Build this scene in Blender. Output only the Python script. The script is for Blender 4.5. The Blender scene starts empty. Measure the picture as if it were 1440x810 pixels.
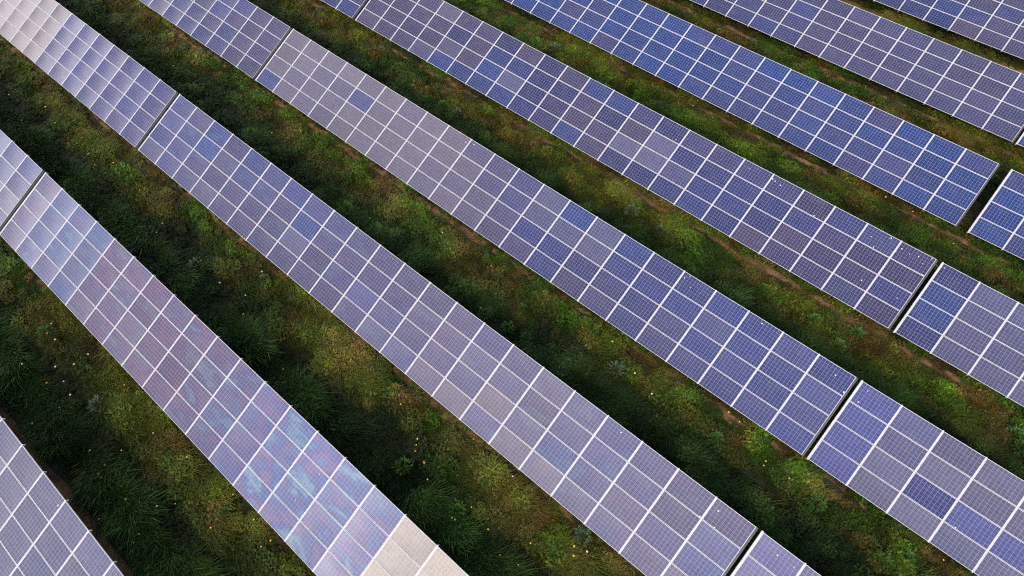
import bpy, bmesh, math, random
import numpy as np
from mathutils import Matrix, Vector, Euler

scene = bpy.context.scene
col = scene.collection
rad = math.radians

# ------------------------------------------------------------------ camera
R = [[0.7667499191548244, 0.6418790275158943, -0.009266904068328918],
     [0.544108429093397, -0.6574838698585636, -0.5212110688223436],
     [-0.3406472939350577, 0.39459634426680906, -0.8533774933893132]]
CAM = (32.412966808681475, -13.20465134315682, 26.00054977182759)
cam_data = bpy.data.cameras.new('camera')
cam = bpy.data.objects.new('camera', cam_data)
col.objects.link(cam)
cam.matrix_world = Matrix(((R[0][0], -R[1][0], -R[2][0], CAM[0]),
                           (R[0][1], -R[1][1], -R[2][1], CAM[1]),
                           (R[0][2], -R[1][2], -R[2][2], CAM[2]),
                           (0, 0, 0, 1)))
cam_data.sensor_fit = 'HORIZONTAL'
cam_data.sensor_width = 36
cam_data.lens = 21.19
cam_data.clip_end = 2000
scene.camera = cam

# ------------------------------------------------------------------ light
SUN_AZ, SUN_EL = 150, 45            # azimuth clockwise from +Y
world = bpy.data.worlds.new('World')
scene.world = world
world.use_nodes = True
wn = world.node_tree
wn.nodes.clear()


def node(tree, typ, **kw):
    n = tree.nodes.new(typ)
    for k, v in kw.items():
        setattr(n, k, v)
    return n


def mixc(tree, fac, a, b, blend='MIX'):
    m = tree.nodes.new('ShaderNodeMix')
    m.data_type = 'RGBA'
    m.blend_type = blend
    for s, v in ((m.inputs[0], fac), (m.inputs[6], a), (m.inputs[7], b)):
        if hasattr(v, 'is_linked'):
            tree.links.new(v, s)
        else:
            s.default_value = v if not isinstance(v, tuple) else (*v, 1)[:4]
    return m.outputs[2]


def math_(tree, op, a, b=0.0, c=0.0, clamp=False):
    m = tree.nodes.new('ShaderNodeMath')
    m.operation = op
    m.use_clamp = clamp
    for s, v in zip(m.inputs, (a, b, c)):
        if hasattr(v, 'is_linked'):
            tree.links.new(v, s)
        else:
            s.default_value = v
    return m.outputs[0]


def maprange(tree, v, a, b, c=0.0, d=1.0, smooth=True):
    m = tree.nodes.new('ShaderNodeMapRange')
    m.interpolation_type = 'SMOOTHSTEP' if smooth else 'LINEAR'
    tree.links.new(v, m.inputs[0])
    for i, x in enumerate((a, b, c, d)):
        m.inputs[1 + i].default_value = x
    return m.outputs[0]


sky = node(wn, 'ShaderNodeTexSky', sky_type='NISHITA')
sky.sun_disc = False
sky.sun_elevation = rad(SUN_EL)
sky.sun_rotation = rad(SUN_AZ)
sky.air_density = 1.0
sky.dust_density = 2.0
bg = node(wn, 'ShaderNodeBackground')
bg.inputs[1].default_value = 0.13
wo = node(wn, 'ShaderNodeOutputWorld')
tc = node(wn, 'ShaderNodeTexCoord')
# broken cloud: a direction noise, denser towards the western horizon
cn = node(wn, 'ShaderNodeTexNoise')
cn.inputs['Scale'].default_value = 3.2
cn.inputs['Detail'].default_value = 6
cn.inputs['Roughness'].default_value = 0.55
cn.inputs['Distortion'].default_value = 0.4
wn.links.new(tc.outputs['Generated'], cn.inputs['Vector'])
sep = node(wn, 'ShaderNodeSeparateXYZ')
wn.links.new(tc.outputs['Generated'], sep.inputs[0])
low = maprange(wn, sep.outputs[2], 0.85, 0.30)           # 1 near the horizon
west = maprange(wn, sep.outputs[0], -0.1, -0.95)         # 1 in the west
thr = math_(wn, 'ADD', math_(wn, 'SUBTRACT', cn.outputs[0], math_(wn, 'MULTIPLY', maprange(wn, sep.outputs[2], 0.55, 0.95), 0.18)), math_(wn, 'MULTIPLY', math_(wn, 'MULTIPLY', low, west), 0.25))
cover = maprange(wn, thr, 0.47, 0.75, 0.0, 0.9)
bank = maprange(wn, math_(wn, 'ADD', math_(wn, 'MULTIPLY', sep.outputs[0], -1.0), math_(wn, 'MULTIPLY', sep.outputs[2], -1.0)), 0.27, 0.50)
cloudc = mixc(wn, bank, (9.5, 8.4, 8.2), (27.0, 25.8, 25.2))
cover2 = math_(wn, 'MAXIMUM', cover, math_(wn, 'MULTIPLY', bank, 0.9))
skyc = mixc(wn, cover2, sky.outputs[0], cloudc)
sdot = node(wn, 'ShaderNodeVectorMath', operation='DOT_PRODUCT')
wn.links.new(tc.outputs['Generated'], sdot.inputs[0])
GLOW_AZ, GLOW_EL = rad(186), rad(39)
sdot.inputs[1].default_value = (math.sin(GLOW_AZ) * math.cos(GLOW_EL), math.cos(GLOW_AZ) * math.cos(GLOW_EL), math.sin(GLOW_EL))
glow = math_(wn, 'MULTIPLY', maprange(wn, sdot.outputs['Value'], math.cos(rad(34)), math.cos(rad(4))), math_(wn, 'ADD', math_(wn, 'MULTIPLY', cn.outputs[0], 1.2), 0.2))
skyc = mixc(wn, glow, skyc, (24.0, 21.0, 18.5))
inner = math_(wn, 'MULTIPLY', maprange(wn, sdot.outputs['Value'], math.cos(rad(15)), math.cos(rad(3))), 0.85)
skyc = mixc(wn, inner, skyc, (75.0, 66.0, 55.0))
wn.links.new(skyc, bg.inputs[0])
wn.links.new(bg.outputs[0], wo.inputs[0])

sun_data = bpy.data.lights.new('sun', 'SUN')
sun_data.energy = 1.1
sun_data.angle = rad(13)
sun_data.color = (1.0, 0.95, 0.87)
sun = bpy.data.objects.new('sun', sun_data)
col.objects.link(sun)
sdir = Vector((math.sin(rad(SUN_AZ)) * math.cos(rad(SUN_EL)), math.cos(rad(SUN_AZ)) * math.cos(rad(SUN_EL)), math.sin(rad(SUN_EL))))
sun.rotation_euler = sdir.to_track_quat('Z', 'Y').to_euler()
sun.location = (30, -60, 60)

vs = scene.view_settings
vs.view_transform = 'Standard'
vs.look = 'None'
vs.exposure = 0.14
vs.gamma = 1.0
vs.use_curve_mapping = False
scene.cycles.use_denoising = False
scene.cycles.use_adaptive_sampling = False
scene.cycles.filter_width = 1.15
scene.cycles.max_bounces = 6

WEEDS = [(17.72, -1.48), (23.37, -3.15), (23.23, -1.78), (25.85, 6.56),
    (24.01, 6.6), (28.67, -1.56), (14.59, 15.46), (12.42, 14.71), (10.32, 6.16), (11.55, 6.12), (31.8, 6.77), (34.54, 6.62), (35.96, 6.05),
    (28.1, 6.23), (36.4, 7.3), (33.83, -1.5), (38.4, -1.26), (41.9, -0.87), (43.66, 6.89), (40.35, 6.69), (44.06, 6.53), (37.83, 0.15), (41.28, -1.59), (31.76, -8.34), (24.23, -11.06), (27.25, -10.92), (27.27, -9.3), (31.32, -9.64), (26.69, 23.55), (25.74, 23.48), (19.5, 23.57), (5.37, -2.79), (1.03, -9.5), (11.64, -17.93), (19.96, -17.0), (22.71, -17.07), (4.3, -17.78), (6.25, -17.55), (8.56, -10.58), (12.01, -8.86)]
FLOWERS = [(10.51, -20.14), (10.61, -18.41), (11.93, -16.63), (10.61, -19.04),
    (13.57, -19.19), (14.52, -19.13), (14.73, -19.51), (14.94, -19.51), (17.04, -16.7), (14.89, -17.03), (14.47, -18.37), (18.12, -19.71), (18.21, -20.06),
    (17.19, -19.57), (16.3, -20.46), (20.16, -17.71), (22.23, -16.91), (22.38, -16.52), (21.2, -16.43), (17.73, -18.66), (18.19, -18.12), (16.59, -19.33), (19.71, -16.39), (9.69, -18.31), (9.18, -18.78), (5.25, -10.24), (5.45, -10.77), (10.74, -10.54), (12.41, -10.12), (13.12, -10.87), (11.97, -8.75), (16.87, -11.48), (6.7, -17.51), (6.47, -17.11), (7.42, -17.45), (7.45, -19.03), (9.36, -17.53), (9.29, -16.82), (8.75, -18.14), (22.28, -9.22), (23.99, -9.83), (24.1, -10.04), (24.29, -10.26), (24.97, -10.42), (25.49, -10.82), (28.14, -8.45), (27.43, -11.23), (27.34, -11.25), (28.76, -10.67), (27.63, -10.47), (31.77, -9.0), (31.96, -9.29), (30.33, -9.98), (32.27, -8.81), (30.58, -1.74), (29.69, -11.08), (30.5, -10.88), (25.84, -8.3), (35.94, -1.19), (35.96, -1.33), (34.24, -0.25), (43.03, -0.2), (43.36, 8.95), (33.68, -0.29), (37.01, -1.16), (20.57, -1.09), (17.23, -1.11), (21.75, -3.25), (27.77, -0.74), (29.49, -1.35), (13.54, -2.89), (34.14, 15.93), (35.62, 15.81), (37.97, 15.03), (-5.32, -2.51), (4.41, -2.23), (-2.5, -10.09), (-1.38, -10.29), (-8.11, -11.17), (-8.12, -9.72), (-6.36, -10.05), (-10.89, -10.56), (-0.7, -9.56), (29.68, 23.87), (22.37, 15.55)]
DROPPINGS = [(4, 2, 34.06, 3.51), (4, 2, 34.83, 3.9), (4, 2, 35.48, 3.68), (4, 2, 35.34, 3.42),
    (4, 2, 35.88, 3.63), (4, 2, 36.25, 3.73), (4, 2, 36.58, 3.52), (4, 2, 36.77, 3.94), (4, 2, 36.84, 3.04), (4, 2, 34.41, 3.11), (4, 3, 0.16, 3.83), (3, 2, 28.9, 3.95), (3, 2, 28.73, 3.74),
    (3, 2, 29.2, 3.5), (4, 2, 31.35, 3.08), (4, 2, 34.83, 1.39), (4, 2, 36.52, 1.48), (3, 2, 32.67, 3.84), (3, 2, 36.25, 3.62), (3, 3, 0.3, 3.17), (3, 3, 0.36, 3.77), (2, 2, 35.59, 3.64), (2, 2, 35.81, 3.07), (2, 2, 35.18, 3.04), (2, 3, 0.8, 3.66), (2, 3, 1.44, 3.68), (3, 3, 5.48, 1.06), (3, 2, 36.88, 3.19), (4, 2, 27.33, 3.67), (4, 2, 28.81, 3.71), (4, 2, 29.14, 3.65), (4, 2, 28.64, 3.76), (5, 2, 23.48, 3.24), (3, 2, 14.92, 3.71), (3, 2, 15.43, 3.84), (3, 2, 18.08, 3.68), (4, 2, 23.2, 3.17), (2, 2, 31.04, 3.79), (0, 2, 16.66, 3.69), (1, 2, 22.87, 1.46), (1, 2, 23.05, 2.87), (0, 2, 16.97, 2.02)]

# ------------------------------------------------------------------ helpers
rng = np.random.default_rng(7)
random.seed(7)


def link(name, data, parent=None):
    o = bpy.data.objects.new(name, data)
    col.objects.link(o)
    o.parent = parent
    return o


def tag(o, label=None, cat=None, group=None, kind=None):
    for k, v in (('label', label), ('category', cat), ('group', group), ('kind', kind)):
        if v:
            o[k] = v


def box(bm, x0, x1, y0, y1, z0, z1):
    v = [bm.verts.new((x, y, z)) for z in (z0, z1) for y in (y0, y1) for x in (x0, x1)]
    for f in ((0, 2, 3, 1), (4, 5, 7, 6), (0, 1, 5, 4), (2, 6, 7, 3), (0, 4, 6, 2), (1, 3, 7, 5)):
        bm.faces.new([v[i] for i in f])


def mesh_from(name, bm, mats, smooth=False):
    me = bpy.data.meshes.new(name)
    bm.to_mesh(me)
    bm.free()
    for m in mats:
        me.materials.append(m)
    if smooth:
        me.polygons.foreach_set('use_smooth', [True] * len(me.polygons))
    return me


def vnoise(x, y, scale, seed, octaves=3):
    """value noise on arrays, 0..1"""
    out = np.zeros_like(x)
    amp, tot = 1.0, 0.0
    for o in range(octaves):
        g = np.random.default_rng(seed + o).random((128, 128))
        u, v = x / scale + 50, y / scale + 50
        i, j = np.floor(u).astype(int), np.floor(v).astype(int)
        a, b = u - i, v - j
        a, b = a * a * (3 - 2 * a), b * b * (3 - 2 * b)
        i0, j0, i1, j1 = i % 128, j % 128, (i + 1) % 128, (j + 1) % 128
        out += amp * ((g[i0, j0] * (1 - a) + g[i1, j0] * a) * (1 - b) + (g[i0, j1] * (1 - a) + g[i1, j1] * a) * b)
        tot += amp
        amp *= 0.55
        scale /= 2.1
    return out / tot


# ------------------------------------------------------------------ materials
def new_mat(name):
    m = bpy.data.materials.new(name)
    m.use_nodes = True
    nt = m.node_tree
    return m, nt, nt.nodes['Principled BSDF']


def simple(name, c, rough=0.5, metal=0.0, vary=0.0, scale=8.0):
    m, nt, b = new_mat(name)
    b.inputs['Roughness'].default_value = rough
    b.inputs['Metallic'].default_value = metal
    n = node(nt, 'ShaderNodeTexNoise')
    n.inputs['Scale'].default_value = scale
    n.inputs['Detail'].default_value = 4
    t = node(nt, 'ShaderNodeTexCoord')
    nt.links.new(t.outputs['Object'], n.inputs['Vector'])
    f = maprange(nt, n.outputs[0], 0.3, 0.7)
    d = tuple(x * (1 - vary) for x in c)
    nt.links.new(mixc(nt, f, d, c), b.inputs['Base Color'])
    return m


M_ALU = simple('anodised_aluminium', (0.66, 0.66, 0.71), 0.45, 0.0, 0.10, 3.0)
M_STEEL = simple('galvanised_steel', (0.60, 0.61, 0.63), 0.5, 0.2, 0.22, 5.0)
M_DROP = simple('dried_dropping', (0.78, 0.77, 0.72), 0.9, 0.0, 0.2, 60.0)


def pv_material():
    """polycrystalline module: 10 x 6 cells, white backsheet grid, two busbars a cell,
    cell colour from the object's own colour, alpha = strength of the rainbow tints"""
    m, nt, b = new_mat('polycrystalline_cells')
    tcn = node(nt, 'ShaderNodeTexCoord')
    oi = node(nt, 'ShaderNodeObjectInfo')
    s = node(nt, 'ShaderNodeSeparateXYZ')
    nt.links.new(tcn.outputs['Object'], s.inputs[0])
    px, py = 0.1602, 0.1590
    u = math_(nt, 'DIVIDE', math_(nt, 'ADD', s.outputs[0], 5 * px), px)
    v = math_(nt, 'DIVIDE', math_(nt, 'ADD', s.outputs[1], 3 * py), py)
    fu, fv = math_(nt, 'FRACT', u), math_(nt, 'FRACT', v)
    du = math_(nt, 'ABSOLUTE', math_(nt, 'SUBTRACT', fu, 0.5))
    dv = math_(nt, 'ABSOLUTE', math_(nt, 'SUBTRACT', fv, 0.5))
    gap = math_(nt, 'MAXIMUM', math_(nt, 'GREATER_THAN', du, 0.5 - GAPW / px / 2), math_(nt, 'GREATER_THAN', dv, 0.5 - GAPW / py / 2))
    edge = math_(nt, 'MAXIMUM', math_(nt, 'GREATER_THAN', math_(nt, 'ABSOLUTE', s.outputs[0]), 5 * px),
                 math_(nt, 'GREATER_THAN', math_(nt, 'ABSOLUTE', s.outputs[1]), 3 * py))
    bus = math_(nt, 'LESS_THAN', math_(nt, 'ABSOLUTE', math_(nt, 'SUBTRACT', dv, 0.17)), BUSW / py / 2)
    # per cell and crystal variation
    cmb = node(nt, 'ShaderNodeCombineXYZ')
    nt.links.new(math_(nt, 'FLOOR', u), cmb.inputs[0])
    nt.links.new(math_(nt, 'FLOOR', v), cmb.inputs[1])
    nt.links.new(math_(nt, 'MULTIPLY', oi.outputs['Random'], 91.0), cmb.inputs[2])
    wnz = node(nt, 'ShaderNodeTexWhiteNoise', noise_dimensions='3D')
    nt.links.new(cmb.outputs[0], wnz.inputs[0])
    vor = node(nt, 'ShaderNodeTexVoronoi')
    vor.inputs['Scale'].default_value = 55
    nt.links.new(tcn.outputs['Object'], vor.inputs['Vector'])
    vs_ = node(nt, 'ShaderNodeSeparateColor')
    nt.links.new(vor.outputs['Color'], vs_.inputs[0])
    k = math_(nt, 'ADD', math_(nt, 'MULTIPLY', wnz.outputs[0], 0.18), math_(nt, 'ADD', math_(nt, 'MULTIPLY', vs_.outputs[0], 0.20), 0.81))
    cell = mixc(nt, 1.0, oi.outputs['Color'], k, 'MULTIPLY')
    # rainbow tints from a noise ramp, in streaks along the module
    offs = node(nt, 'ShaderNodeVectorMath', operation='MULTIPLY')
    nt.links.new(tcn.outputs['Object'], offs.inputs[0])
    offs.inputs[1].default_value = (0.62, 1.3, 1)
    loc = node(nt, 'ShaderNodeVectorMath', operation='ADD')
    nt.links.new(offs.outputs[0], loc.inputs[0])
    wpos = node(nt, 'ShaderNodeVectorMath', operation='MULTIPLY_ADD')
    nt.links.new(oi.outputs['Location'], wpos.inputs[0])
    wpos.inputs[1].default_value = (0.62, 1.2, 0)
    cm2 = node(nt, 'ShaderNodeCombineXYZ')
    nt.links.new(math_(nt, 'MULTIPLY', oi.outputs['Random'], 1.6), cm2.inputs[2])
    nt.links.new(cm2.outputs[0], wpos.inputs[2])
    nt.links.new(wpos.outputs[0], loc.inputs[1])
    n1 = node(nt, 'ShaderNodeTexNoise')
    n1.inputs['Scale'].default_value = 1.0
    n1.inputs['Detail'].default_value = 4.0
    n1.inputs['Roughness'].default_value = 0.55
    nt.links.new(loc.outputs[0], n1.inputs['Vector'])
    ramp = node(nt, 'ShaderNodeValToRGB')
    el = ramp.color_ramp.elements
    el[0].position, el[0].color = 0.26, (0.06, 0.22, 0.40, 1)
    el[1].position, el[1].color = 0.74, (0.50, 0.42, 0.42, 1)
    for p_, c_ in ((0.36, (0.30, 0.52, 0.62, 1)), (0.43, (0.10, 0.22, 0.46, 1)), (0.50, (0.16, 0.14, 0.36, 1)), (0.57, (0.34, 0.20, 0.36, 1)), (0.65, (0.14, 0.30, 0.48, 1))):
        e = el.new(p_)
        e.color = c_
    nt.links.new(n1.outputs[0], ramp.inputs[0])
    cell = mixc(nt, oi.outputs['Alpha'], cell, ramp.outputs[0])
    c = mixc(nt, math_(nt, 'MULTIPLY', bus, 0.6), cell, (0.33, 0.34, 0.52))
    c = mixc(nt, math_(nt, 'MULTIPLY', gap, 0.66), c, (0.42, 0.44, 0.64))
    c = mixc(nt, edge, c, (0.74, 0.74, 0.78))
    # thin dust film, a little thicker towards the lower frame edge of each module
    n2 = node(nt, 'ShaderNodeTexNoise')
    n2.inputs['Scale'].default_value = 2.2
    n2.inputs['Detail'].default_value = 5
    nt.links.new(loc.outputs[0], n2.inputs['Vector'])
    dust = math_(nt, 'MULTIPLY', maprange(nt, n2.outputs[0], 0.40, 0.8), 0.05)
    c = mixc(nt, dust, c, (0.36, 0.33, 0.34))
    nt.links.new(c, b.inputs['Base Color'])
    b.inputs['Roughness'].default_value = 0.16
    b.inputs['IOR'].default_value = 1.52
    return m


GAPW, BUSW = 0.0100, 0.0050
M_PV = pv_material()


def blade_material(name, transl=0.25):
    m, nt, b = new_mat(name)
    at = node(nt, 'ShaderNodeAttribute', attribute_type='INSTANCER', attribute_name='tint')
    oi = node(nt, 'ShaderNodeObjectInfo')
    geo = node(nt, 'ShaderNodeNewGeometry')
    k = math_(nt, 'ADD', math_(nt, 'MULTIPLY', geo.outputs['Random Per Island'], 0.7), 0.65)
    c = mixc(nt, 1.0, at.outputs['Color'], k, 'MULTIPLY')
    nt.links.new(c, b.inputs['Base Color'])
    b.inputs['Roughness'].default_value = 0.55
    b.inputs['Specular IOR Level'].default_value = 0.25
    tr = node(nt, 'ShaderNodeBsdfTranslucent')
    nt.links.new(c, tr.inputs[0])
    mx = node(nt, 'ShaderNodeMixShader')
    mx.inputs[0].default_value = transl
    nt.links.new(b.outputs[0], mx.inputs[1])
    nt.links.new(tr.outputs[0], mx.inputs[2])
    nt.links.new(mx.outputs[0], nt.nodes['Material Output'].inputs[0])
    return m


M_BLADE = blade_material('grass_blades')


def leaf_material(name, c0, c1):
    m, nt, b = new_mat(name)
    geo = node(nt, 'ShaderNodeNewGeometry')
    c = mixc(nt, geo.outputs['Random Per Island'], c0, c1)
    nt.links.new(c, b.inputs['Base Color'])
    b.inputs['Roughness'].default_value = 0.5
    b.inputs['Specular IOR Level'].default_value = 0.3
    tr = node(nt, 'ShaderNodeBsdfTranslucent')
    nt.links.new(c, tr.inputs[0])
    mx = node(nt, 'ShaderNodeMixShader')
    mx.inputs[0].default_value = 0.25
    nt.links.new(b.outputs[0], mx.inputs[1])
    nt.links.new(tr.outputs[0], mx.inputs[2])
    nt.links.new(mx.outputs[0], nt.nodes['Material Output'].inputs[0])
    return m


# ------------------------------------------------------------------ layout of the rows
TILT = rad(23.345)
CT, ST = math.cos(TILT), math.sin(TILT)
SL, P = 4.025, 1.68                    # slope length, column pitch
NCOL, NROW = 22, 4
BASE = {0: (-24.08, 1.032), 1: (-16.149, 0.883), 2: (-8.08, 0.861), 3: (0.0, 0.85),
        4: (8.092, 0.894), 5: (16.17, 0.915), 6: (24.266, 0.919), 7: (32.097, 0.976)}
BASE = {r_: (y_, z_ - 0.25) for r_, (y_, z_) in BASE.items()}
START = {(0, 2): -0.82, (1, 1): -37.91, (1, 2): -0.63, (2, 1): -37.67, (2, 2): -0.37, (2, 3): 36.85,
         (3, 1): -37.26, (3, 2): 0.0, (3, 3): 37.22, (4, 1): -36.90, (4, 2): 0.41, (4, 3): 37.67,
         (5, 2): 0.717, (5, 3): 38.34, (6, 2): 1.104, (6, 3): 38.31, (7, 2): 1.448}

# ------------------------------------------------------------------ ground
gm, nt, b = new_mat('soil_and_thatch')
t_ = node(nt, 'ShaderNodeTexCoord')
na = node(nt, 'ShaderNodeTexNoise')
na.inputs['Scale'].default_value = 0.9
na.inputs['Detail'].default_value = 8
nt.links.new(t_.outputs['Object'], na.inputs['Vector'])
nb = node(nt, 'ShaderNodeTexNoise')
nb.inputs['Scale'].default_value = 9
nb.inputs['Detail'].default_value = 6
nt.links.new(t_.outputs['Object'], nb.inputs['Vector'])
gc = mixc(nt, maprange(nt, na.outputs[0], 0.4, 0.62), (0.030, 0.028, 0.012), (0.022, 0.034, 0.010))
gc = mixc(nt, math_(nt, 'MULTIPLY', maprange(nt, nb.outputs[0], 0.45, 0.75), 0.5), gc, (0.05, 0.042, 0.018))
nt.links.new(gc, b.inputs['Base Color'])
b.inputs['Roughness'].default_value = 0.95
bp = node(nt, 'ShaderNodeBump')
bp.inputs['Strength'].default_value = 0.8
bp.inputs['Distance'].default_value = 0.08
nt.links.new(nb.outputs[0], bp.inputs['Height'])
nt.links.new(bp.outputs[0], b.inputs['Normal'])
bm = bmesh.new()
vs4 = [bm.verts.new(p) for p in ((-500, -500, 0), (560, -500, 0), (560, 560, 0), (-500, 560, 0))]
bm.faces.new(vs4)
g = link('ground', mesh_from('ground', bm, [gm]))
tag(g, kind='structure')

# bare earth where rain drips off the low edge of every row
sm, nt, b = new_mat('bare_earth')
t_ = node(nt, 'ShaderNodeTexCoord')
na = node(nt, 'ShaderNodeTexNoise')
na.inputs['Scale'].default_value = 1.4
na.inputs['Detail'].default_value = 9
nt.links.new(t_.outputs['Object'], na.inputs['Vector'])
sc = mixc(nt, maprange(nt, na.outputs[0], 0.35, 0.65), (0.085, 0.043, 0.022), (0.26, 0.14, 0.066))
nt.links.new(sc, b.inputs['Base Color'])
b.inputs['Roughness'].default_value = 0.95
bp = node(nt, 'ShaderNodeBump')
bp.inputs['Strength'].default_value = 0.7
bp.inputs['Distance'].default_value = 0.05
nt.links.new(na.outputs[0], bp.inputs['Height'])
nt.links.new(bp.outputs[0], b.inputs['Normal'])


def soil_edges(x, yb):
    w = -0.26 + 0.80 * vnoise(np.array(x), np.array([yb + 3.3] * len(x)), 2.3, 40)
    w2 = 0.0 + 0.35 * vnoise(np.array(x), np.array([yb + 9.1] * len(x)), 2.9, 60)
    return yb - w, yb + 0.02 + w2


for r, (yb, hb) in list(BASE.items()) + [(0, (-21.2, 0))]:
    xs = np.arange(-48, 92, 0.35)
    lo, hi = soil_edges(xs, yb)
    if r >= 3:
        lo = lo - 0.10 * (np.sin(xs * 0.7 + r) > -0.3)
    if yb == -21.2:                                   # worn earth under the nearest table's high edge
        lo, hi = lo - 0.3, hi + 0.25
    bm = bmesh.new()
    prev = None
    for x, a, c in zip(xs, lo, hi):
        cur = (bm.verts.new((x, a, 0.004)), bm.verts.new((x, c, 0.004)))
        if prev:
            bm.faces.new((prev[0], cur[0], cur[1], prev[1]))
        prev = cur
    o = link('soil_strip', mesh_from('soil_strip', bm, [sm]))
    tag(o, kind='structure')

# ------------------------------------------------------------------ solar tables
PLX, PLY = 1.64, 0.991                 # module size
bm = bmesh.new()
nx, ny = 10, 4
hx, hy = PLX / 2 - 0.016, PLY / 2 - 0.016
grid = [[bm.verts.new((-hx + 2 * hx * i / nx, -hy + 2 * hy * j / ny,
                       -0.004 - SAG * (1 - (2 * i / nx - 1) ** 2) * (1 - 0.5 * (2 * j / ny - 1) ** 2)))
         for j in range(ny + 1)] for i in range(nx + 1)] if (SAG := 0.022) else None
for i in range(nx):
    for j in range(ny):
        bm.faces.new((grid[i][j], grid[i + 1][j], grid[i + 1][j + 1], grid[i][j + 1]))
GLASS = mesh_from('solar_panel', bm, [M_PV], smooth=True)
bm = bmesh.new()
L, W, fw, fd = PLX / 2, PLY / 2, 0.018, 0.038
box(bm, -L, L, -W, -W + fw, -fd, 0)
box(bm, -L, L, W - fw, W, -fd, 0)
box(bm, -L, -L + fw, -W + fw, W - fw, -fd, 0)
box(bm, L - fw, L, -W + fw, W - fw, -fd, 0)
FRAME = mesh_from('frame', bm, [M_ALU])
bm = bmesh.new()
box(bm, -0.0185, 0.0185, -0.02, SL + 0.022, -0.13, -0.008)
RAFTER = mesh_from('rafter', bm, [M_ALU])
bm = bmesh.new()
box(bm, -0.050, 0.0185, -0.015, SL + 0.02, -0.13, -0.006)
END_L = mesh_from('end_rail', bm, [M_ALU])
bm = bmesh.new()
box(bm, -0.0185, 0.0, -0.015, SL + 0.02, -0.05, -0.008)
box(bm, 0.001, 0.075, -0.01, SL, -0.14, -0.045)
END_R = mesh_from('end_rail', bm, [simple('shade_toned_steel', (0.10, 0.105, 0.11), 0.6, 0.0, 0.2, 4.0)])  # shade on the right-facing table ends put into the steel colour
bm = bmesh.new()
box(bm, -0.01, NCOL * P + 0.01, -0.035, 0.035, -0.23, -0.165)
PURLIN = mesh_from('purlin', bm, [M_STEEL])


def post_mesh(h):
    b_ = bmesh.new()
    box(b_, -0.05, 0.05, -0.006, 0.006, -0.3, h)      # sigma post: web and two flanges
    box(b_, -0.05, 0.05, 0.0065, 0.05, -0.3, h) if False else None
    box(b_, -0.056, -0.0505, -0.035, 0.035, -0.3, h)
    box(b_, 0.0505, 0.056, -0.035, 0.035, -0.3, h)
    return mesh_from('post', b_, [M_STEEL])


LABEL = {
    (0, 2): 'grey-blue solar table filling the bottom-left corner with bare brown soil behind its top edge',
    (1, 1): 'short mauve-grey solar table end at the left edge, above the rainbow-tinted table',
    (1, 2): 'solar table with purple, cyan and pinkish rainbow tints, from left edge to bottom edge',
    (2, 1): 'solar table bleached pale by sky glare in the top-left corner',
    (2, 2): 'long lavender solar table across the picture centre, just right of the rainbow-tinted one',
    (2, 3): 'corner of a solar table at the bottom edge, past the long lavender table',
    (3, 1): 'blue solar table at the top edge beside the bleached pale corner table',
    (3, 2): 'full solar table, greyish at its upper end and blue at its lower end',
    (3, 3): 'grey-violet solar table at bottom right with one dark blue panel among pale ones',
    (4, 1): 'small tip of a solar table at the top edge left of centre',
    (4, 2): 'violet-navy solar table with white bird droppings on its lower right end',
    (4, 3): 'solar table at right edge, blue first column, paler violet columns behind it',
    (5, 2): 'bright royal blue solar table ending near the right edge',
    (5, 3): 'bright blue solar table corner cut off by the right edge past a wide gap',
    (6, 2): 'slate-violet solar table in the upper right beyond the royal blue one',
    (6, 3): 'tiny corner of a solar table at the right edge, above the royal blue table',
    (7, 2): 'farthest solar table in the top-right corner, navy with one bright blue panel',
}

# cell colours: base per row plus module to module spread, sky sheen painted on some tables
ROWCOL = {0: (0.082, 0.088, 0.160), 1: (0.066, 0.062, 0.145), 2: (0.054, 0.060, 0.165), 3: (0.026, 0.034, 0.130),
          4: (0.017, 0.021, 0.090), 5: (0.005, 0.029, 0.155), 6: (0.019, 0.025, 0.105), 7: (0.009, 0.021, 0.105)}
MAUVE = (0.062, 0.048, 0.090)
BLUE = (0.016, 0.038, 0.165)
PALE = (0.100, 0.098, 0.160)
DARK = (0.028, 0.030, 0.105)
SPECIAL = {}


def special(r, t, cells, c):
    for k, j in cells:
        SPECIAL[(r, t, k, j)] = c


special(3, 3, [(2, 1)], (0.022, 0.026, 0.135))
special(3, 3, [(3, 1), (4, 1), (0, 0), (0, 1), (0, 2), (0, 3)], (0.05, 0.06, 0.21))
special(3, 2, [(0, 0)], (0.045, 0.055, 0.175))
special(3, 2, [(4, 2)], (0.055, 0.06, 0.165))
special(4, 2, [(10, 2), (10, 1), (5, 1), (5, 2), (3, 2), (4, 3), (7, 3), (18, 1), (17, 0)], (0.048, 0.036, 0.090))
special(4, 2, [(13, 2), (12, 1), (13, 1)], (0.085, 0.085, 0.17))
special(5, 2, [(8, 0), (6, 1), (18, 0), (18, 3)], (0.030, 0.030, 0.120))
special(7, 2, [(13, 1)], (0.030, 0.085, 0.30))
special(2, 3, [(0, 0), (0, 1), (0, 2), (0, 3)], (0.09, 0.09, 0.23))


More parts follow.
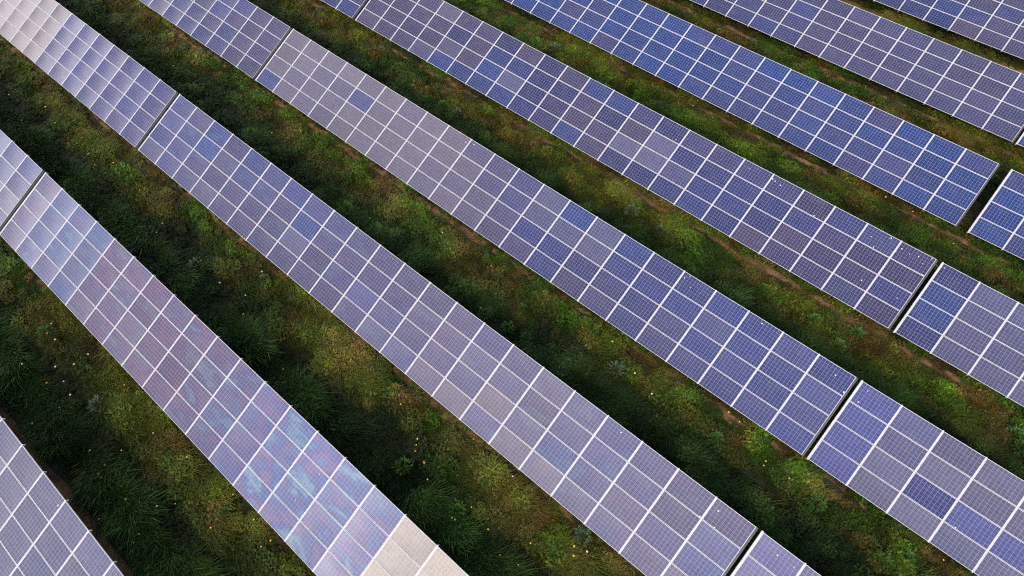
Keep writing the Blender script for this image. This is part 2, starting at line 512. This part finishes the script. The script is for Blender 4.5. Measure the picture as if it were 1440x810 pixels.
def cell_colour(r, t, k, j):
    rs = random.Random(r * 7919 + t * 104729 + k * 131 + j * 17)
    if (r, t, k, j) in SPECIAL:
        return (*SPECIAL[(r, t, k, j)], 0.0)
    c = list(ROWCOL[r])

    def towards(o, w):
        return [a * (1 - w) + b_ * w for a, b_ in zip(c, o)]
    x = rs.random()
    batch = float(vnoise(np.array([k + 40.0 * t]), np.array([j * 0.7 + 9.0 * r]), 3.0, 90, 2)[0])   # modules come in pallets of one tint
    if batch > 0.56:
        c = towards(MAUVE, min(0.75, (batch - 0.56) * 8) * (0.35 if r in (5, 0) else 0.8))
    elif batch < 0.40:
        c = towards(BLUE, min(0.7, (0.40 - batch) * 5))
    if x < 0.07:
        c = towards(MAUVE, 0.6 if r != 5 else 0.25)
    elif x < 0.15:
        c = towards(BLUE, 0.6)
    elif x < 0.24 and r < 5:
        c = towards(PALE, 0.6)
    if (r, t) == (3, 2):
        c = towards((0.140, 0.122, 0.150), max(0, min(0.9, (12 - k) / 5)) * (0.7 + 0.3 * rs.random()))  # greyish upper end: warm cloud reflection painted into the cell colour
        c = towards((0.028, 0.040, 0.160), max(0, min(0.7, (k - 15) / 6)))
    if (r, t) == (3, 1):
        c = towards(BLUE, 0.75 * rs.random() if k < 20 else 0)
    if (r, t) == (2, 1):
        c = towards((0.170, 0.130, 0.140), 0.8) if k < 15 else towards((0.050, 0.052, 0.165), 0.6)  # beige columns carry the western cloud sheen in their base colour
    if (r, t) == (4, 2):
        c = towards((0.020, 0.026, 0.120), max(0, min(0.7, (k - 11) / 8)))
    if (r, t) == (4, 3) and k > 0:
        c = towards((0.085, 0.085, 0.170), 0.7)
    if (r, t) == (4, 2) and k >= 16 and x > 0.45:
        c = towards((0.034, 0.026, 0.080), 0.8)
    if (r, t) == (3, 3) and k > 0:
        c = towards((0.100, 0.098, 0.165), 0.45 + 0.5 * rs.random())
    if (r, t) == (6, 2):
        c = towards((0.014, 0.024, 0.110), max(0, min(0.8, (15 - k) / 6))) if k < 15 else towards((0.044, 0.043, 0.110), 0.7)
    if r == 0:
        c = towards((0.088, 0.090, 0.160), 0.75)
    g_ = 0.86 + 0.28 * rs.random()
    tint_mix = 0.0
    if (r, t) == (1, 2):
        tint_mix = 0.10 + 0.12 * rs.random()
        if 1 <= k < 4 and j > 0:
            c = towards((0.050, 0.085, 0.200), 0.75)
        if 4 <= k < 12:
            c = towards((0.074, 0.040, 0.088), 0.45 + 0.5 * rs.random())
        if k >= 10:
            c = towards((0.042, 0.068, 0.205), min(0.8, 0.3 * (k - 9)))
            tint_mix = min(0.40, 0.10 * (k - 8)) * (0.7 + 0.45 * rs.random())
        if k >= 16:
            c = [0.235, 0.200, 0.165]  # cream end columns: sun glare put into the cell colour
            tint_mix = 0.08
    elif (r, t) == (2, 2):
        tint_mix = 0.03 + 0.06 * rs.random()
        c = towards((0.140, 0.118, 0.150), max(0.0, 1 - abs(k - 15) / 5) * (0.15 + 0.75 * rs.random()))  # pinkish-beige sky sheen painted over the lower-middle columns
    return (c[0] * g_, c[1] * g_, c[2] * g_, tint_mix)


first = None
for (r, t), x0 in START.items():
    yb, hb = BASE[r]
    root = link('solar_table', None)
    root.empty_display_size = 0.5
    root.location = (x0, yb, 0)
    tag(root, LABEL[(r, t)], 'solar table', 'solar tables in slanting rows')
    rs = random.Random(r * 31 + t)
    for k in range(NCOL):
        for j in range(NROW):
            s_ = (j + 0.5) * SL / NROW
            p = link('solar_panel', GLASS, root)
            p.location = ((k + 0.5) * P, CT * s_, hb + ST * s_)
            p.rotation_euler = (TILT + rad(rs.gauss(0, 0.28)), rad(rs.gauss(0, 0.25)), 0)
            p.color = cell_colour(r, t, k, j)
            link('frame', FRAME, p)
    for k in range(NCOL + 1):
        me = END_L if k == 0 else END_R if k == NCOL else RAFTER
        o = link(me.name.split('.')[0], me, root)
        o.location = (k * P, 0, hb)
        o.rotation_euler = (TILT, 0, 0)
    for s_ in (0.85, 3.15):
        o = link('purlin', PURLIN, root)
        o.location = (0, CT * s_, hb + ST * s_)
        o.rotation_euler = (TILT, 0, 0)
    pm = post_mesh(hb + ST * 2.1 - 0.13)
    for k in range(0, NCOL + 1, 2):
        q = link('post', pm, root)
        q.location = (min(max(k * P, 0.2), NCOL * P - 0.2), CT * 2.1, 0)
    ROOTS = globals().setdefault('ROOTS', {})
    ROOTS[(r, t)] = root

# bird droppings dried on the glass
for (r, t, dx, ds) in DROPPINGS:
    rs = random.Random(int(dx * 1000 + ds * 77))
    bm = bmesh.new()
    n = 11
    R0 = 0.016 + 0.018 * rs.random()
    cv = bm.verts.new((0, 0, 0.006))
    ring = [bm.verts.new((R0 * (0.65 + 0.6 * rs.random()) * math.cos(6.2832 * i / n),
                          R0 * (0.65 + 0.6 * rs.random()) * 1.3 * math.sin(6.2832 * i / n), 0.0)) for i in range(n)]
    for i in range(n):
        bm.faces.new((cv, ring[i], ring[(i + 1) % n]))
    o = link('bird_dropping', mesh_from('bird_dropping', bm, [M_DROP], True), ROOTS[(r, t)])
    hb = BASE[r][1]
    o.location = (dx, CT * ds - ST * 0.003, hb + ST * ds + CT * 0.003)
    o.rotation_euler = (TILT, 0, 0)

# ------------------------------------------------------------------ grass
tufts = bpy.data.collections.new('grass_tufts')


def tuft(name, n, h0, h1, spread, lean, width, seed, bend=0.5, comb=0.6, leaf=False):
    rs = random.Random(seed)
    b_ = bmesh.new()
    for i in range(n):
        a = rs.random() * 6.2832
        rr = spread * math.sqrt(rs.random())
        bx, by = rr * math.cos(a), rr * math.sin(a)
        h = h0 + (h1 - h0) * rs.random()
        w = width * (0.7 + 0.6 * rs.random())
        if leaf:                                     # a small leaf held level on its stalk
            da, r_ = rs.random() * 6.2832, 0.03 + 0.05 * rs.random()
            sl = rs.gauss(0.1, 0.35)
            o_, sd = Vector((math.cos(da), math.sin(da), sl)), Vector((-math.sin(da), math.cos(da), rs.gauss(0, 0.3))) * w * 0.6
            c = Vector((bx, by, h))
            b_.faces.new([b_.verts.new(p_) for p_ in (c - o_ * r_, c + sd, c + o_ * r_ * 1.1, c - sd)])
            continue
        da = rs.gauss(0, comb)
        ln = lean * (0.4 + rs.random())
        tw = da + 1.5708 + rs.gauss(0, 0.5)
        wx, wy = math.cos(tw) * w / 2, math.sin(tw) * w / 2
        pts = []
        for s_ in (0, 0.4, 0.75, 1.0):
            off = ln * h * (s_ * (1 - bend) + bend * s_ * s_)
            pts.append((bx + off * math.cos(da), by + off * math.sin(da), max(h * (s_ - 0.5 * ln * s_ * s_), 0.01)))
        prev = None
        for s_, (x, y, z) in zip((1.0, 0.9, 0.6, 0.0), pts):
            if s_ == 0:
                cur = (b_.verts.new((x, y, z)),)
            else:
                cur = (b_.verts.new((x - wx * s_, y - wy * s_, z)), b_.verts.new((x + wx * s_, y + wy * s_, z)))
            if prev:
                if len(cur) == 1:
                    b_.faces.new((prev[0], prev[1], cur[0]))
                else:
                    b_.faces.new((prev[0], prev[1], cur[1], cur[0]))
            prev = cur
    o = bpy.data.objects.new(name, mesh_from(name, b_, [M_BLADE], True))
    tufts.objects.link(o)


for i in range(4):                                   # 0..3 short meadow grass
    tuft('a_short_%d' % i, 44, 0.08, 0.26, 0.24, 0.75, 0.012, 10 + i, comb=0.9)
for i in range(4):                                   # 4..7 long lodged grass, blades combed one way
    tuft('b_long_%d' % i, 54, 0.28, 0.62, 0.30, 1.0, 0.013, 30 + i, comb=0.5)
for i in range(4):                                   # 8..11 small-leaved herbs
    tuft('c_herb_%d' % i, 46, 0.05, 0.24, 0.22, 0.8, 0.045, 50 + i, comb=3.0, leaf=True)

N = 600000
gx = rng.uniform(-34, 66, N)
gy = rng.uniform(-33, 48, N)
# keep what lies in a generous wedge round the view
c3 = np.stack([gx - CAM[0], gy - CAM[1], np.full(N, 0.2 - CAM[2])], 1) @ np.array(R).T
keep = (c3[:, 2] > 1) & (np.abs(c3[:, 0] / c3[:, 2]) < 1.08) & (np.abs(c3[:, 1] / c3[:, 2]) < 0.66)
gx, gy = gx[keep], gy[keep]
ybs = np.array([-32.1] + [BASE[r][0] for r in range(8)])
idx = np.searchsorted(ybs, gy) - 1
d = gy - ybs[np.clip(idx, 0, 8)]                      # distance north of the low edge of the row to the south
pitch = np.append(np.diff(ybs), 8.07)[np.clip(idx, 0, 8)]
south = pitch - d                                     # distance to the next row's low edge
row = np.clip(idx, 0, 8) - 1                          # row to the south
n1 = vnoise(gx, gy, 2.6, 1)
n2 = vnoise(gx * 0.6, gy, 0.6, 11)
n3 = vnoise(gx, gy, 6.0, 21)
n4 = vnoise(gx * 0.6, gy, 1.5, 31)
u = rng.random(len(gx))
wig = (vnoise(gx * 0.4, gy * 0.4, 1.3, 31) - 0.5) * 1.1
under = (d < 3.3) & (d > 0.75 + 0.5 * n1)
shift = np.array([0, 0.0, 0.1, 0.7, 0.8, 0.8, 0.8, 0.8, 0.8])[np.clip(idx, 0, 8)]
lush = np.exp(-(((d - 4.4 - shift - wig * 0.45) / 0.55) ** 2))  # belt of long grass behind each high edge
pit = np.exp(-(((d - 5.4 - shift - wig * 0.5) / 0.45) ** 2))  # dark hollow past the belt, its shade painted into the tint
drip = np.clip(1 - south / (0.02 + 0.65 * n1), 0, 1)
bare = np.clip(1 - d / (0.02 + 0.45 * n1), 0, 1) * (row > 1)
pkeep = np.where(under, 0.5, 1.0) * (1 - 0.85 * np.maximum(drip ** 0.7, bare ** 0.5 * (n2 > 0.35)))
pkeep *= 1 - 0.35 * pit
pkeep *= np.where((row < 2) & (south > 0) | (south > 0.50 * n1 + 0.03), 1, 0.25)
pkeep *= np.where((row == 0) & (d > 2.4) & (d < 3.75 + 0.3 * (n2 - 0.5)), 0.12, 1)
pkeep *= np.where((d > 3.3) & (d < 3.9), 0.55, 1)
clump = vnoise(gx * 0.55, gy * 1.2, 0.62, 131, 3)
pkeep = pkeep * np.clip(0.30 + 1.5 * clump, 0.3, 1.0)
k = u < pkeep
gx, gy, d, south, row, n1, n2, n3, n4, lush, pit, drip, under, wig = [a[k] for a in (gx, gy, d, south, row, n1, n2, n3, n4, lush, pit, drip, under, wig)]
n = len(gx)
near = np.clip((2.5 - row) / 3.0, 0, 1)               # the two nearest aisles carry the longest grass
v = rng.random(n)
longp = np.clip(lush * (0.18 + 0.77 * near) + (n3 - 0.45) * 0.8 * (1 - drip) * (1 - pit), 0.03, 0.95)
longp = np.where(under, 0.03, longp)
islong = v < longp
herb = (~islong) & (rng.random(n) < np.clip(0.30 + (n2 - 0.5) * 2.5, 0.05, 0.85)) & ~under
vid = np.where(islong, 4 + rng.integers(0, 4, n), np.where(herb, 8 + rng.integers(0, 4, n), rng.integers(0, 4, n))).astype(np.int32)
scl = (0.75 + 0.5 * rng.random(n)) * (0.7 + 0.6 * n2)
clump = vnoise(gx * 0.55, gy * 1.2, 0.62, 131, 3)
scl *= 0.65 + 0.65 * np.clip((clump - 0.2) * 1.6, 0, 1)
scl *= 1 + 0.45 * near * lush
scl *= np.where(under, 0.6, 1) * (1 - 0.35 * np.clip(1 - south / 1.0, 0, 1))
PAL = {'deep': (0.014, 0.043, 0.005), 'bluish': (0.080, 0.178, 0.032), 'green': (0.058, 0.118, 0.006),
       'olive': (0.150, 0.150, 0.010), 'straw': (0.27, 0.20, 0.055), 'rust': (0.150, 0.078, 0.020), 'bright': (0.105, 0.22, 0.012)}
PAL = {k_: np.array(v_) for k_, v_ in PAL.items()}


def mixa(a, b_, f):
    f = np.clip(f, 0, 1)[:, None]
    return a * (1 - f) + b_ * f


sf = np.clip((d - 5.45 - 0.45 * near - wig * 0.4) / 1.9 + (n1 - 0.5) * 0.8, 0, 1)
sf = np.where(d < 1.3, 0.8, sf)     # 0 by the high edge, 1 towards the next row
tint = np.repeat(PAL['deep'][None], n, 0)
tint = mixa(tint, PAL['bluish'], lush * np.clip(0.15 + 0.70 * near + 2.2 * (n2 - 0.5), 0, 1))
tint = mixa(tint, PAL['deep'] * 0.6, pit)  # shade of the hollow darkens the grass colour
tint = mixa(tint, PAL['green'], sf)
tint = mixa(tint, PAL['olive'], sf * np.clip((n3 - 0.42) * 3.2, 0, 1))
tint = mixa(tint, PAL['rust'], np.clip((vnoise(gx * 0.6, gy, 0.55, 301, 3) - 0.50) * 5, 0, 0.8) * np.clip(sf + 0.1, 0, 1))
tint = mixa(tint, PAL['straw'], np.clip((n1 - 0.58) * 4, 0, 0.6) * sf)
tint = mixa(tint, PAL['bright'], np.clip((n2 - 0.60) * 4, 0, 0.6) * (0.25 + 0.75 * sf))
tint = tint * 0.84 * (0.65 + 0.7 * rng.random((n, 1))) * np.clip(0.15 + 1.7 * vnoise(gx * 0.5, gy * 1.1, 0.7, 71), 0.25, 1.6)[:, None] * np.clip(0.35 + 1.3 * clump, 0.3, 1.4)[:, None]  # low clumps tinted darker, shade between the tufts painted in
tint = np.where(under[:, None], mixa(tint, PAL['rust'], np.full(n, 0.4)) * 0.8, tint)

me = bpy.data.meshes.new('grass')
me.vertices.add(n)
me.vertices.foreach_set('co', np.stack([gx, gy, np.zeros(n)], 1).astype(np.float32).ravel())
a = me.attributes.new('variant', 'INT', 'POINT')
a.data.foreach_set('value', vid)
a = me.attributes.new('size', 'FLOAT', 'POINT')
a.data.foreach_set('value', scl.astype(np.float32))
rot = np.stack([rng.normal(0, 0.10, n), rng.normal(0, 0.10, n), 0.2 + (vnoise(gx, gy, 1.6, 201, 3) - 0.5) * 4.5 + rng.normal(0, 0.55, n)], 1)
a = me.attributes.new('turn', 'FLOAT_VECTOR', 'POINT')
a.data.foreach_set('vector', rot.astype(np.float32).ravel())
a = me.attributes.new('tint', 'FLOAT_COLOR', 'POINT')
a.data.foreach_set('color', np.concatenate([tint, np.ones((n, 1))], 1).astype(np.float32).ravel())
grass = link('grass', me)
tag(grass, 'rough meadow grass growing in the aisles between the panel rows', 'grass', kind='stuff')
ng = bpy.data.node_groups.new('scatter_grass', 'GeometryNodeTree')
ng.interface.new_socket('Geometry', in_out='INPUT', socket_type='NodeSocketGeometry')
ng.interface.new_socket('Geometry', in_out='OUTPUT', socket_type='NodeSocketGeometry')
gi, go = ng.nodes.new('NodeGroupInput'), ng.nodes.new('NodeGroupOutput')
ci = ng.nodes.new('GeometryNodeCollectionInfo')
ci.inputs[0].default_value = tufts
ci.inputs[1].default_value = True
ci.inputs[2].default_value = True
iop = ng.nodes.new('GeometryNodeInstanceOnPoints')
iop.inputs['Pick Instance'].default_value = True


def named(nm, typ):
    q = ng.nodes.new('GeometryNodeInputNamedAttribute')
    q.data_type = typ
    q.inputs[0].default_value = nm
    return next(s for s in q.outputs if s.enabled and s.name == 'Attribute')


ng.links.new(gi.outputs[0], iop.inputs['Points'])
ng.links.new(ci.outputs[0], iop.inputs['Instance'])
ng.links.new(named('variant', 'INT'), iop.inputs['Instance Index'])
e2r = ng.nodes.new('FunctionNodeEulerToRotation')
ng.links.new(named('turn', 'FLOAT_VECTOR'), e2r.inputs[0])
ng.links.new(e2r.outputs[0], iop.inputs['Rotation'])
ng.links.new(named('size', 'FLOAT'), iop.inputs['Scale'])
ng.links.new(iop.outputs[0], go.inputs[0])
mod = grass.modifiers.new('scatter', 'NODES')
mod.node_group = ng

# ------------------------------------------------------------------ weeds and flowers
ORD = ['first', 'second', 'third', 'fourth', 'fifth', 'sixth', 'seventh', 'eighth', 'ninth', 'tenth', 'eleventh', 'twelfth', 'thirteenth', 'fourteenth', 'fifteenth']


def aisle(y):
    return int(np.searchsorted(ybs[1:], y)) - 1       # number of the row to the south


def aisle_words(a_):
    return 'between the %s and %s panel rows from bottom left' % (ORD[a_], ORD[a_ + 1])


M_WEED = [leaf_material('weed_leaves', (0.045, 0.12, 0.015), (0.085, 0.18, 0.03)),
          leaf_material('grey_weed_leaves', (0.055, 0.10, 0.045), (0.12, 0.17, 0.09))]


def weed_mesh(seed, mat, nl=90, rad_=0.36, hgt=0.42):
    rs = random.Random(seed)
    b_ = bmesh.new()
    for i in range(nl):
        a_ = rs.random() * 6.2832
        el_ = math.asin(rs.random() ** 0.8)
        q = 0.55 + 0.45 * rs.random()
        c = Vector((rad_ * q * math.cos(el_) * math.cos(a_), rad_ * q * math.cos(el_) * math.sin(a_), 0.06 + hgt * q * math.sin(el_)))
        out = Vector((math.cos(a_) * math.cos(el_), math.sin(a_) * math.cos(el_), 0.35 + 0.4 * math.sin(el_))).normalized()
        side = out.cross(Vector((0, 0, 1))).normalized()
        side = (side + Vector((rs.gauss(0, .3), rs.gauss(0, .3), rs.gauss(0, .3)))).normalized()
        ln, wd = 0.10 + 0.09 * rs.random(), 0.03 + 0.025 * rs.random()
        pts = [c - out * ln * 0.5, c + side * wd, c + out * ln * 0.6 - Vector((0, 0, 0.03)), c - side * wd]
        b_.faces.new([b_.verts.new(p_) for p_ in pts])
    for i in range(7):                                 # stems
        a_ = rs.random() * 6.2832
        tip = Vector((rad_ * .6 * math.cos(a_), rad_ * .6 * math.sin(a_), hgt * 0.8))
        s_ = Vector((-math.sin(a_), math.cos(a_), 0)) * 0.006
        b_.faces.new([b_.verts.new(p_) for p_ in (s_, -s_, tip - s_ * .5, tip + s_ * .5)])
    return mesh_from('weed', b_, [mat])


WM = [[weed_mesh(100 + i, M_WEED[m_]) for i in range(3)] for m_ in range(2)]
byaisle = {}
for w in WEEDS:
    byaisle.setdefault(aisle(w[1]), []).append(w)
for a_, ws in sorted(byaisle.items()):
    for i, (x, y) in enumerate(sorted(ws)):
        rs = random.Random(int(x * 100))
        kind = 1 if rs.random() < 0.25 else 0
        o = link('weed', WM[kind][rs.randrange(3)])
        s_ = 0.75 + 0.6 * rs.random()
        o.location = (x, y, 0)
        o.scale = (s_, s_, s_ * 0.95)
        o.rotation_euler = (0, 0, rs.random() * 6.28)
        tag(o, '%s leafy weed, %s from left in the %s grass aisle from bottom left' % (('bright green', 'grey-green')[kind], ORD[i], ORD[a_]),
            'weed', 'weeds in the grass aisles')

M_STEM = leaf_material('flower_stem', (0.05, 0.09, 0.02), (0.07, 0.11, 0.03))
M_PET = {'yellow': simple('yellow_petals', (0.75, 0.50, 0.04), 0.6), 'orange': simple('orange_petals', (0.72, 0.30, 0.05), 0.6),
         'white': simple('white_petals', (0.72, 0.68, 0.55), 0.6)}


def flower_mesh(mat, seed):
    rs = random.Random(seed)
    b_ = bmesh.new()
    H_ = 0.62
    for q in range(3):
        a0 = q * 2.0944
        p0, p1 = Vector((0.006 * math.cos(a0), 0.006 * math.sin(a0), 0)), Vector((0.006 * math.cos(a0 + 2.0944), 0.006 * math.sin(a0 + 2.0944), 0))
        up = Vector((0.03, 0.01, H_))
        b_.faces.new([b_.verts.new(p_) for p_ in (p0, p1, p1 * .6 + up, p0 * .6 + up)])
    ctr = Vector((0.03, 0.01, H_))
    for q in range(9):
        a0 = q * 0.698 + rs.gauss(0, 0.1)
        dr_ = Vector((math.cos(a0), math.sin(a0), 0.25)).normalized()
        sd = Vector((-math.sin(a0), math.cos(a0), 0)) * 0.017
        f = b_.faces.new([b_.verts.new(p_) for p_ in (ctr, ctr + dr_ * .03 + sd, ctr + dr_ * .052, ctr + dr_ * .03 - sd)])
        f.material_index = 1
    return mesh_from('wildflower', b_, [M_STEM, mat])


FM = {c: flower_mesh(M_PET[c], i) for i, c in enumerate(M_PET)}
for x, y in FLOWERS:
    rs = random.Random(int(x * 91 + y * 57))
    c = rs.choice(['yellow', 'yellow', 'orange', 'white'])
    o = link('wildflower', FM[c])
    o.location = (x, y, 0)
    s_ = 0.6 + 0.4 * rs.random()
    o.scale = (s_, s_, s_)
    o.rotation_euler = (0, 0, rs.random() * 6.28)
    a_ = aisle(y)
    tag(o, 'small %s wildflower in the %s grass aisle from bottom left' % (c, ORD[a_]), 'wildflower',
        '%s wildflowers in the %s grass aisle' % (c, ORD[a_]))
